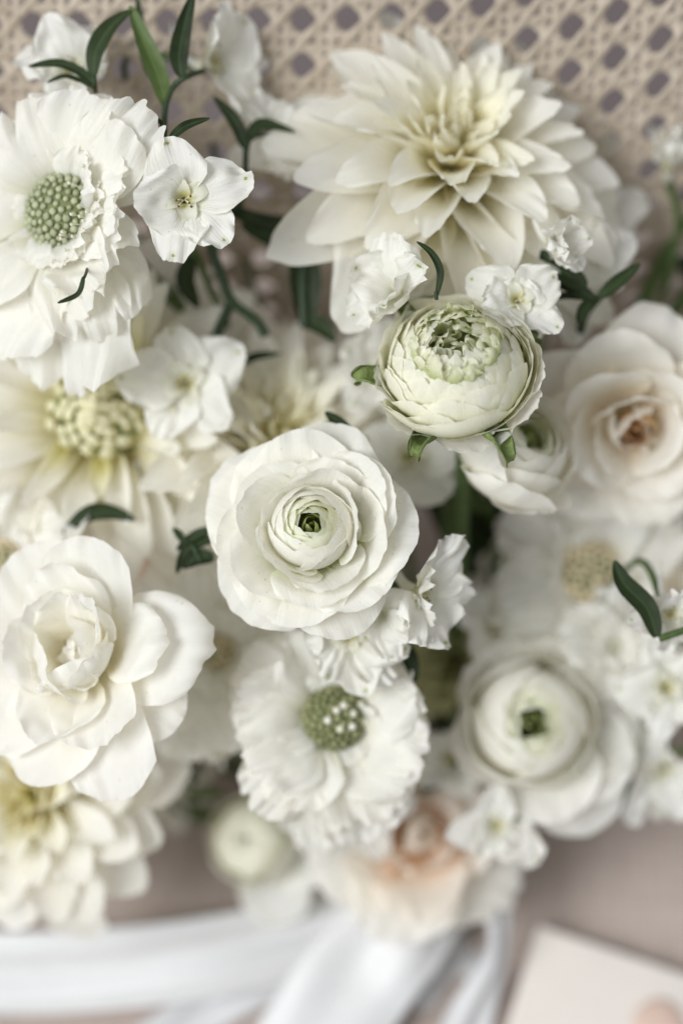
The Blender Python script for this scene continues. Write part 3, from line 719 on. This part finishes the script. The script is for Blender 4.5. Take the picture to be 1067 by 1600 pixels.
def build_rose_left():
    r = empty('rose', 'open pure white garden rose with floppy rounded petals at the left edge', 'flower', P(120, 1020, .508), facing(D(-.34, .26, .90)))
    def pt(phi, r0, z0, L, W, elev, curl=(50, 44, 34, 20), tilt=0, rl=0, **kw):
        k = dict(tip=.30 + .1 * math.sin(phi), tpow=2.1, ruffle=.0014, crumple=.0016, jag=.004, jfreq=14, twist=9 * math.sin(phi * 3.1)); k.update(kw)
        me = petal(L * mm, W * mm, elev, M['rose'], curl=curl, nu=25, nv=23, seed=int(phi * 7 + L * 10), **k)
        place(r, me, phi, r0 * mm, z0 * mm, tilt, rl)
    # heart
    for i, (phi, L, W) in enumerate([(20, 11, 7), (110, 12, 8), (190, 11, 8), (285, 12, 8)]):
        pt(phi, 2.6, -6, L, W, [60, 92, 132, 172], (70, 64, 56, 44), crumple=.002)
    pt(128, 4.5, -7, 23, 15, [40, 66, 112, 158], (64, 58, 50, 40), crumple=.002)
    pt(206, 4.5, -7, 21, 14, [38, 62, 106, 150], (64, 58, 50, 40), crumple=.002)
    pt(300, 4.5, -7, 19, 12, [46, 74, 104, 130], (64, 58, 50, 40), crumple=.002)
    pt(232, 3.6, -7, 19, 13, [38, 62, 82, 118], (74, 72, 62, 50), crumple=.0016)
    pt(160, 4.0, -7, 18, 12, [34, 52, 76, 110], (66, 62, 54, 40))
    pt(318, 5.0, -6, 25, 9, [62, 66, 66, 62], (84, 92, 74, 50))          # folded upright petal
    pt(352, 4.6, -6, 22, 13, [46, 64, 76, 92], (60, 54, 44, 30))
    pt(40, 4.6, -7, 22, 13, [42, 60, 72, 84], (58, 52, 42, 28), crumple=.0016)
    pt(90, 5, -7, 22, 13, [36, 52, 66, 84], (56, 50, 40, 24))
    pt(14, 6.2, -7, 26, 13, [40, 54, 60, 62], (56, 48, 36, 20))
    # middle
    pt(165, 5, -8, 25, 14, [24, 30, 36, 60], (50, 46, 40, 30))
    pt(205, 6, -8, 24, 13, [26, 24, 26, 30], (52, 46, 38, 22))
    pt(280, 6, -8, 26, 11, [30, 40, 34, 0], (60, 50, 20, -20), roll=-60)   # curled flap to the right
    pt(350, 6, -9, 31, 14, [30, 44, 46, 40], (46, 42, 34, 20), roll=-30)
    pt(30, 6, -9, 31, 15, [22, 38, 46, 42], (46, 42, 34, 20), roll=-20)
    pt(75, 6, -10, 32, 16, [18, 30, 36, 34], (44, 40, 30, 18))
    # outer
    pt(277, 8, -9, 32, 15.5, [16, 22, 10, -24], (44, 30, 10, -26), roll=-70)
    pt(238, 7, -11, 25, 12, [10, 4, -6, -12], (40, 30, 16, 0), roll=-20)
    pt(200, 7, -11, 33, 14, [8, 6, 0, -10], (40, 34, 20, 6), roll=-20)
    pt(160, 7, -11, 31, 16, [10, 12, 10, 6], (40, 34, 24, 10))
    pt(125, 7, -11, 32, 16, [10, 14, 14, 8], (40, 34, 24, 10))
    mesh_obj('calyx', blob_mesh('calyx', 6 * mm, 5 * mm, M['sepal'], 10, 7, -90, 60), r, Matrix.Translation((0, 0, -13 * mm))); stem_for(r, .03, .0026)
build_rose_left()
r = empty('rose', 'blurred peach hearted rose at the bottom above the ribbon knot', 'flower', P(655, 1305, .577), facing(D(.05, .25, .95)))
for k in range(6):
    place(r, shell((2 + .8 * k) * mm, 9 * mm, 150, 12 + 5 * k, 85, M['blush'], 13, 11, .2, 2, .16, wave=.06, seed=160 + k), k * 140, 0, (-3 + .3 * k) * mm)
rose_like(r, [
    (3, 3 * mm, -7 * mm, 13 * mm, 10 * mm, [50, 86, 110, 130], (60, 56, 48, 34), 'blush', {}),
    (4, 5 * mm, -8 * mm, 18 * mm, 13 * mm, [36, 66, 76, 84], (56, 52, 42, 28), 'blush', {'ruffle': .002}),
    (4, 6 * mm, -9 * mm, 24 * mm, 16 * mm, [24, 40, 44, 40], (50, 44, 34, 22), 'blush', {'ruffle': .002, 'roll': -40}),
    (5, 6 * mm, -9 * mm, 30 * mm, 18 * mm, [12, 14, 10, -2], (40, 34, 24, 8), 'rose_cream', {'ruffle': .003, 'roll': -30})], 15, 1.0)
mesh_obj('calyx', blob_mesh('calyx', 6 * mm, 5 * mm, M['sepal'], 10, 7, -90, 60), r, Matrix.Translation((0, 0, -13 * mm))); stem_for(r, .03, .0026)
r = empty('rose', 'deep blurred peach rose in the gap left of the middle ranunculus', 'flower', P(275, 905, .60), facing(D(-.1, .2, .95)))
rose_like(r, [
    (3, 2 * mm, -7 * mm, 12 * mm, 8 * mm, [60, 90, 120, 160], (60, 56, 48, 34), 'blush', {}),
    (5, 5 * mm, -9 * mm, 18 * mm, 11 * mm, [30, 56, 64, 56], (50, 44, 34, 22), 'blush', {'roll': -30}),
    (5, 6 * mm, -9 * mm, 24 * mm, 14 * mm, [14, 26, 26, 16], (46, 40, 30, 16), 'blush', {'roll': -40})], 26, 1.0)
stem_for(r, .03, .0026)
r = empty('rose', 'blush cream rose cut off by the right edge behind the dark leaf', 'flower', P(1075, 925, .56), facing(D(-.2, .2, .95)))
rose_like(r, [
    (4, 4 * mm, -7 * mm, 15 * mm, 9 * mm, [50, 80, 94, 90], (60, 56, 48, 34), 'rose_cream', {}),
    (5, 6 * mm, -9 * mm, 22 * mm, 12 * mm, [24, 46, 54, 46], (50, 44, 34, 22), 'rose_cream', {'roll': -30})], 16, 1.0)
stem_for(r, .03, .0026)

# 7 delphinium blossoms
g = 15.2 * mm
delph(288, 312, .497, (.10, .02, 1), 17.5 * mm, 'white delphinium blossom with dark specks in its throat beside the upper left scabious', seed=1,
      sep=[(12, 1.0, 8), (285, 1.06, 2), (228, 1.0, 0), (170, 1.10, -4), (90, .9, 10)], open_=6)
delph(290, 600, .530, (0, .05, 1), 18.5 * mm, 'blurred five petalled white delphinium blossom over the yellow centred dahlia', seed=2, spin=10, open_=4, stamens='stamen_brown')
delph(808, 470, .505, (.05, .1, 1), 13.5 * mm, 'small white delphinium blossom with a yellow throat at the top right of the tight bud', seed=3,
      sep=[(300, 1.0, 6), (230, 1.05, 6), (60, 1.1, 0), (345, .5, 30), (120, .8, 10)], open_=4, stamens='stamen_pale')
delph(625, 462, .508, (-.5, .3, .75), 17 * mm, 'crumpled white delphinium blossom seen from the side at the top left of the tight bud', seed=4, open_=42, ruf=.0025, stamens='stamen_pale')
delph(112, 112, .522, (.0, .3, .9), 15.5 * mm, 'white delphinium blossom half hidden behind the top of the upper left scabious', seed=5, sep=[(30, 1.05, 20), (330, 1, 0), (80, 1.1, 0), (250, .8, 0), (150, .7, 0)])
delph(325, 100, .528, (.55, .1, .5), 17 * mm, 'white delphinium blossom seen edge on against the cane near the top left', seed=6, sep=[(10, 1.1, 10), (200, 1.25, 0), (290, 1.1, 0), (330, 1, 0), (240, 1, 0)], open_=18)
delph(420, 212, .535, (.4, .1, .7), 13 * mm, 'limp white delphinium blossom just left of the large dahlia', seed=7, open_=20, sep=[(200, 1.2, 0), (150, .9, 0), (30, 1, 0), (330, .8, 0), (265, .9, 0)])
delph(862, 378, .51, (.45, -.15, .6), 11.5 * mm, 'half closed white delphinium blossom with a green tipped petal beside the large dahlia', seed=8, open_=48, stem=False)
delph(925, 400, .535, (.2, -.1, .9), 13 * mm, 'dim white delphinium blossom with green spots left of the olive stem', seed=9, open_=30)
delph(1043, 262, .55, (-.1, .9, .5), 13 * mm, 'white delphinium buds and blossom standing at the upper right edge', seed=10, open_=62)
delph(650, 925, .507, (.62, -.12, .62), 16 * mm, 'translucent white delphinium blossom tucked behind the right side of the middle ranunculus', seed=11,
      sep=[(330, 1.15, 0), (150, 1.0, 5), (200, 1.1, 0), (262, 1.0, 0), (80, .6, 30)], open_=16, ruf=.002)
delph(597, 958, .507, (-.1, -.2, .95), 11.5 * mm, 'white delphinium blossom hanging down under the middle ranunculus', seed=12, sep=[(190, 1.15, 0), (232, 1.0, 20), (140, .8, 0), (290, 1.0, 6), (60, .5, 0)], open_=6, stamens='stamen_brown', bee=False)
delph(546, 990, .514, (0, -.1, 1), 15 * mm, 'ruffled white delphinium blossom with a brown throat above the lower scabious', seed=13, sep=[(200, 1.15, -4), (150, .9, -4), (255, 1.15, -4), (90, .8, 0), (225, 1.2, -8)], open_=4, ruf=.003, stamens='stamen_brown')
delph(775, 1290, .552, (0, .1, 1), 12.5 * mm, 'white delphinium blossom with green petal tips below the lower right ranunculus', seed=14, sep=[(0, .95, 20), (95, 1.25, 0), (232, 1.35, 0), (150, .9, 6), (180, .7, 10)], open_=4, stamens='stamen_brown')
delph(1045, 955, .515, (.2, -.3, .9), 12 * mm, 'white delphinium blossom with drooping petals at the right edge beside the dark leaf', seed=15, open_=10, sep=[(0, .9, 8), (95, 1.2, 0), (170, .9, 8), (230, .8, 0), (300, .9, 0)])
delph(1040, 1075, .54, (0, .05, 1), 15 * mm, 'white delphinium blossom at the right edge below the dark leaf', seed=16, open_=4, spin=20)
delph(1030, 1195, .565, (.1, -.6, .7), 17 * mm, 'hanging blurred white delphinium blossom at the lower right edge', seed=17, open_=30, sep=[(140, 1.1, 0), (180, 1.1, 0), (220, 1.1, 0), (60, .6, 0), (300, .6, 0)])
delph(640, 715, .545, (.1, .1, 1), 18 * mm, 'shaded white delphinium blossom between the tight bud and the middle ranunculus', seed=18, open_=8)
delph(262, 775, .545, (0, .2, 1), 15 * mm, 'blurred white delphinium blossom left of the middle ranunculus', seed=19, open_=10)
delph(860, 820, .575, (0, .2, 1), 16 * mm, 'shaded white delphinium blossom under the half open ranunculus', seed=20, open_=10)
delph(160, 470, .55, (.2, .2, .9), 18 * mm, 'shaded white delphinium blossom behind the lower petals of the upper left scabious', seed=23, open_=8)

for i_, (px, py, d_, n_, R_, lab) in enumerate([
    (938, 335, .552, (.3, .3, .9), 14, 'blurred white blossom between the large dahlia and the upper right edge buds'),
    (893, 470, .538, (.2, .1, 1), 13, 'blurred white blossom just above the top left of the blush cream rose'),
    (775, 985, .565, (.1, .3, .9), 16, 'blurred white blossom above the top left of the lower right ranunculus'),
    (862, 985, .566, (0, .3, .9), 16, 'blurred white blossom directly above the lower right ranunculus'),
    (705, 1185, .562, (-.1, 0, 1), 13, 'blurred white blossom wedged at the left of the lower right ranunculus'),
    (975, 1150, .565, (.3, 0, .9), 15, 'blurred white blossom at the right of the lower right ranunculus'),
    (330, 1120, .556, (-.1, .1, 1), 17, 'blurred white blossom between the right petal of the white rose and the lower scabious'),
    (600, 585, .545, (0, .3, .9), 17, 'blurred white blossom behind the left side of the tight ranunculus bud'),
    (500, 1255, .562, (-.1, -.1, 1), 15, 'blurred white blossom under the lower edge of the lower scabious'),
    (560, 1265, .570, (.1, -.1, 1), 16, 'blurred white blossom between the lower scabious and the peach hearted rose')]):
    delph(px, py, d_, n_, R_ * mm, lab, seed=40 + i_, open_=10 + (i_ * 7) % 20, spin=i_ * 31, stamens='stamen_brown')

# ------------------------------------------------------------------ leaves and stems
def leaf_into(root, inv, pts, w, mat='leaf', facing_=None, fold=.35, seed=0, roll=0):
    cl = catmull(pts, 8); n = len(cl); rng = np.random.default_rng(seed)
    nu = 9; A = np.zeros((n, nu, 3)); UU = np.zeros((n, nu)); VV = UU.copy()
    fn = facing_ or D(rng.uniform(-.3, .3), rng.uniform(-.2, .4), 1)
    for i, p in enumerate(cl):
        t = i / (n - 1)
        tg = (cl[min(i + 1, n - 1)] - cl[max(i - 1, 0)]).normalized()
        sd = tg.cross(fn).normalized(); nm = sd.cross(tg)
        sd, nm = sd * math.cos(math.radians(roll * t)) + nm * math.sin(math.radians(roll * t)), nm * math.cos(math.radians(roll * t)) - sd * math.sin(math.radians(roll * t))
        ww = w * (max(0, math.sin(math.pi * min(1, (t * .93 + .04)) ** .85)) ** .8) * (1 + .02 * math.sin(t * 9 + seed))
        for k in range(nu):
            u = k / (nu - 1) * 2 - 1
            A[i, k] = inv @ (p + sd * ww * u + nm * ww * fold * abs(u) ** 1.3 + nm * .0002 * math.sin(t * 7 + u * 2))
            UU[i, k] = (u + 1) / 2; VV[i, k] = t
    mesh_obj('leaf', grid_mesh('leaf', A[..., 0], A[..., 1], A[..., 2], UU, VV, M[mat]), root)
def sprig(label, d, stems, leaves, cat='foliage', mat='stem_dark'):
    base = P(*stems[0][0][:2], d) if stems else P(*leaves[0][0][0], d)
    root = empty('leafy_sprig', label, cat, base, None, 'leafy sprigs in the bouquet'); inv = root.matrix_basis.inverted()
    def q(p): return P(p[0], p[1], p[2] if len(p) > 2 else d)
    for s in stems:
        *pp, r = s if isinstance(s[-1], (int, float)) else (*s, 1.1)
        mesh_obj('stem', tube_mesh('stem', [inv @ q(p) for p in pp], r * mm, M[mat]), root)
    for i, (pp, w, *m_) in enumerate(leaves):
        leaf_into(root, inv, [q(p) for p in pp], w * .88 * mm, m_[0] if m_ else 'leaf', seed=i + int(base.x * 1000) % 50, roll=(m_[1] if len(m_) > 1 else 0))
sprig('sprig of lance shaped leaves rising at the top left above the scabious', .510,
      [((256, 300, .53), (256, 220), (257, 182), (259, 160), .9), ((259, 162), (272, 133), (295, 117), (318, 110, .52), .8), ((150, 150, .52), (148, 132), (147, 118), .7)],
      [(((147, 120), (150, 80), (172, 42), (206, 14)), 3.0), (((259, 165), (247, 120), (224, 62), (203, 8)), 3.2, 'leaf_light'), (((232, 118, .52), (222, 60, .52), (214, -10, .52)), 1.7),
       (((284, 120), (280, 85), (288, 40), (303, -14)), 3.0), (((148, 132), (125, 112), (90, 99), (45, 103)), 1.8), (((146, 136), (122, 124), (100, 119), (74, 128)), 1.0)])
sprig('small pair of thin leaves beside the upper delphinium blossom', .496, [((262, 232, .505), (262, 216), .6)],
      [(((256, 220), (256, 200), (242, 180)), .8), (((264, 218), (290, 196), (328, 184)), 1.4)])
sprig('forked sprig with two dark leaves left of the large dahlia', .522, [((372, 330, .535), (382, 280), (384, 235), .9), ((384, 240), (392, 215), (425, 205, .535), .8)],
      [(((383, 232), (368, 190), (334, 150)), 2.1), (((386, 222), (408, 194), (462, 206)), 1.9)])
sprig('dark green stems and broad dark leaves in the gap below the delphinium at upper left', .535,
      [((325, 370), (345, 430), (362, 470), (400, 500), (415, 525), 1.5), ((362, 470), (340, 520), (333, 560), 1.5), ((480, 360), (474, 440), (476, 510), 1.5)],
      [(((340, 318), (400, 345), (450, 352), (502, 347)), 3.0), (((378, 350), (430, 372), (470, 395), (478, 440)), 3.8), (((470, 370), (476, 440), (478, 515)), 5.2), (((474, 500), (500, 508), (524, 533)), 3.0),
       (((368, 570), (400, 556), (440, 552)), 1.4), (((300, 400), (290, 440), (310, 480)), 3.2)])
sprig('blurred olive stem running down from the upper left scabious', .545, [((215, 410), (262, 460), (306, 505), (330, 560), 2.0)], [(((240, 440), (262, 448), (285, 470)), 1.6, 'leaf_light')], mat='stem')
sprig('single thin curved leaf standing over the tight bud', .494, [((682, 468), (681, 455), .5)], [(((681, 466), (688, 425), (674, 395), (651, 377)), 1.15)])
sprig('cluster of dark leaves between the large dahlia and the right rose', .515, [((905, 520, .535), (915, 490, .53), (935, 465, .525), (960, 440, .53), 1.2)],
      [(((930, 470), (890, 446), (845, 432)), 2.4), (((935, 468), (885, 462), (850, 470)), 1.3), (((915, 450), (880, 425), (846, 412)), 3.6), (((846, 410), (850, 400), (846, 390)), 1.8), (((935, 466), (965, 440), (1000, 412)), 2.2), (((905, 505), (915, 480), (940, 462)), 2.0)])
sprig('blurred olive green stems crossing the upper right corner', .57, [((1085, 300), (1050, 380), (1010, 460), (985, 520), 2.4), ((1090, 440), (1050, 490), (1010, 540), 2.2), ((1085, 500), (1060, 530), 2.2)], [(((1060, 400), (1075, 420), (1085, 440)), 3.5)], mat='stem')
sprig('big dark green leaf on a bright stem at the right edge', .508, [((1090, 978), (1060, 988), (1030, 998), 1.0), ((1090, 1010, .54), (1050, 1000, .53), .8)],
      [(((1026, 996), (1010, 950), (975, 912), (960, 876)), 3.4)], mat='stem')
sprig('arching dark leaf above the white rose at left', .528, [((95, 850, .54), (104, 826), .9)], [(((104, 828), (140, 802), (175, 800), (212, 812)), 2.8)])
sprig('tuft of narrow dark leaves touching the left side of the middle ranunculus', .520, [((315, 880), (300, 850), .9)],
      [(((335, 828), (305, 838), (276, 860)), 1.9), (((335, 842), (305, 852), (282, 866)), 1.5), (((300, 845), (286, 868), (276, 896)), 1.6), (((335, 872), (305, 872), (285, 888)), 2.8), (((290, 850), (280, 835), (270, 825)), 1.3)])
sprig('dark leaf tip peeping over the top of the middle ranunculus', .512, [((560, 700, .53), (550, 680), .9)], [(((556, 686), (530, 662), (508, 644)), 2.0)])
sprig('thin grey green leaf curled under the upper left scabious', .487, [((131, 434), (134, 428, .49), (136, 420, .50), .4)], [(((131, 432), (122, 460), (90, 473)), 1.0)])
sprig('dark leaf below the hanging delphinium blossom', .522, [((628, 1000, .53), (634, 1020), .9)], [(((626, 1000), (640, 1030), (650, 1066)), 2.6)])
sprig('dark leaf between the lower scabious and the lower right ranunculus', .56, [((660, 1240, .58), (680, 1225), 1.2)], [(((664, 1232), (700, 1214), (744, 1214)), 3.0), (((715, 1240), (722, 1200), (730, 1170)), 3, 'leaf_light')])
sprig('blurred green stem end between the left dahlias and small ranunculus', .59, [((290, 1190), (300, 1230), 1.2)], [(((292, 1245), (320, 1238), (352, 1244)), 2.2, 'leaf_light'), (((300, 1215), (312, 1200), (318, 1185)), 1.8)])
sprig('blurred green leaves right of the small low ranunculus', .60, [((560, 1400), (510, 1330), (470, 1290), 1.4)], [(((470, 1370), (490, 1340), (505, 1290)), 3.0, 'leaf_light'), (((530, 1400), (560, 1395), (600, 1410)), 4.0)])
sprig('thin blurred stems at the lower right edge', .565, [((1090, 1172), (1040, 1176), (1008, 1180), 1.2), ((1090, 1240), (1045, 1205), (1012, 1165), 1.2)], [(((1020, 1200), (1012, 1180), (1004, 1160)), 1.5)], mat='stem')
sprig('deep green leaves in the gap right of the middle ranunculus', .578, [((700, 660), (720, 780), (740, 900), 2.2)],
      [(((690, 640), (702, 690), (718, 750)), 5.5), (((700, 760), (740, 790), (790, 800)), 5), (((720, 830), (760, 810), (820, 800)), 5), (((640, 700), (680, 760), (700, 850)), 5.5), (((780, 800), (740, 850), (700, 900)), 5), (((880, 760), (900, 820), (960, 850)), 5), (((1000, 830), (1030, 860), (1080, 870)), 5), (((730, 760, .56), (745, 785, .56), (765, 800, .56)), 3, 'leaf_light')])
sprig('deep green foliage hidden between the lower flowers', .615, [((730, 1430), (640, 1200), (560, 1000), 2.2)],
      [(((420, 960), (450, 1000), (470, 1060)), 5), (((760, 1000), (790, 1040), (850, 1060)), 5), (((880, 1000), (920, 1060), (980, 1130)), 5), (((960, 1130), (990, 1200), (960, 1260)), 5), (((640, 1180), (700, 1150), (740, 1100)), 5), (((720, 1440), (740, 1400), (740, 1360)), 6), (((700, 1470), (720, 1440), (750, 1440)), 6)])

# ------------------------------------------------------------------ ribbon
def strip(root, name, pts, w, nrm, fold=.0, seed=0, rip=.0012, sub=14):
    cl = catmull(pts, sub); n = len(cl); nu = 21
    ws = [np.interp(i / (n - 1), np.linspace(0, 1, len(w)), w) for i in range(n)] if isinstance(w, (list, tuple)) else [w] * n
    ns = [Vector([np.interp(i / (n - 1), np.linspace(0, 1, len(nrm)), [q[a] for q in nrm]) for a in range(3)]) for i in range(n)]
    A = np.zeros((n, nu, 3)); U = np.zeros((n, nu)); V = U.copy()
    for i, p in enumerate(cl):
        tg = (cl[min(i + 1, n - 1)] - cl[max(i - 1, 0)]).normalized()
        sd = tg.cross(ns[i]).normalized(); nm = sd.cross(tg)
        for k in range(nu):
            u = k / (nu - 1) * 2 - 1; t = i / (n - 1)
            A[i, k] = p + sd * ws[i] * u + nm * (rip * math.sin(u * 5 + t * 3 + seed) + fold * u * u + rip * .5 * math.sin(t * 14 + u * 2 + seed))
            U[i, k] = (u + 1) / 2; V[i, k] = t
    inv = root.matrix_basis.inverted().translation
    A += np.array(inv)
    o = mesh_obj(name, grid_mesh(name, A[..., 0], A[..., 1], A[..., 2], U, V, M['ribbon']), root)
    sm = o.modifiers.new('thickness', 'SOLIDIFY'); sm.thickness = .0003
rb = empty('ribbon', 'wide white satin ribbon tied round the stems and trailing to the left', 'ribbon', BIND.copy())
up = D(0, .3, 1)
strip(rb, 'tail', [S(-120, 1516, .006), S(80, 1520, .008), S(300, 1500, .012), P(480, 1462, .60), P(600, 1425, .598), P(690, 1398, .605)], [.0125, .0125, .0125, .012, .010, .008], [up, up], 0, 1)
strip(rb, 'tail', [P(700, 1400, .602), P(640, 1455, .592), P(560, 1530, .590), P(470, 1660, .585)], [.009, .015, .018, .018], [D(.2, .1, 1), D(-.2, .2, 1)], 0, 2)
strip(rb, 'tail', [P(500, 1500, .600), P(400, 1540, .600), P(300, 1590, .598), P(200, 1660, .59)], .0075, [up, up], 0, 3)
strip(rb, 'loop', [P(705, 1395, .60), P(745, 1390, .59), P(778, 1430, .588), P(775, 1500, .59), P(740, 1580, .592), P(700, 1680, .59)], [.006, .0055, .005, .006, .008, .010], [D(.6, .3, .6), D(.8, 0, .5), D(.4, .0, .9)], 0, 4)
strip(rb, 'tail', [P(735, 1470, .612), P(715, 1510, .606), P(670, 1570, .602), P(620, 1660, .60)], [.008, .011, .013, .013], [D(.1, .2, 1), D(.1, .2, 1)], 0, 5)
strip(rb, 'knot', [P(672, 1368, .605), P(700, 1392, .596), P(742, 1418, .605)], [.007, .009, .007], [D(0, .3, 1), D(0, .2, 1)], -.002, 6)

# ------------------------------------------------------------------ card and wax seal
h0, h1 = .0015, .006
cx = [(838, 1452), (1120, 1546), (1120, 1720), (770, 1680)]
def corners(h): return [S(a, b, h) for a, b in cx]
cd = box_obj('paper_card', corners(h0) + [Vector((p.x, p.y, h1)) for p in corners(h0)], M['card'])
bv = cd.modifiers.new('bevel', 'BEVEL'); bv.width = .0008; bv.segments = 2
cd['label'] = 'cream paper card lying on the mauve cloth at the lower right corner'; cd['category'] = 'card'
ws = mesh_obj('wax_seal', blob_mesh('wax_seal', .0085, .0022, M['wax'], 24, 9, 0, 90, .05), None, Matrix.Translation(S(1030, 1604, .0062)))
ws['label'] = 'blurred brownish pink round seal on the card at the bottom edge'; ws['category'] = 'seal'
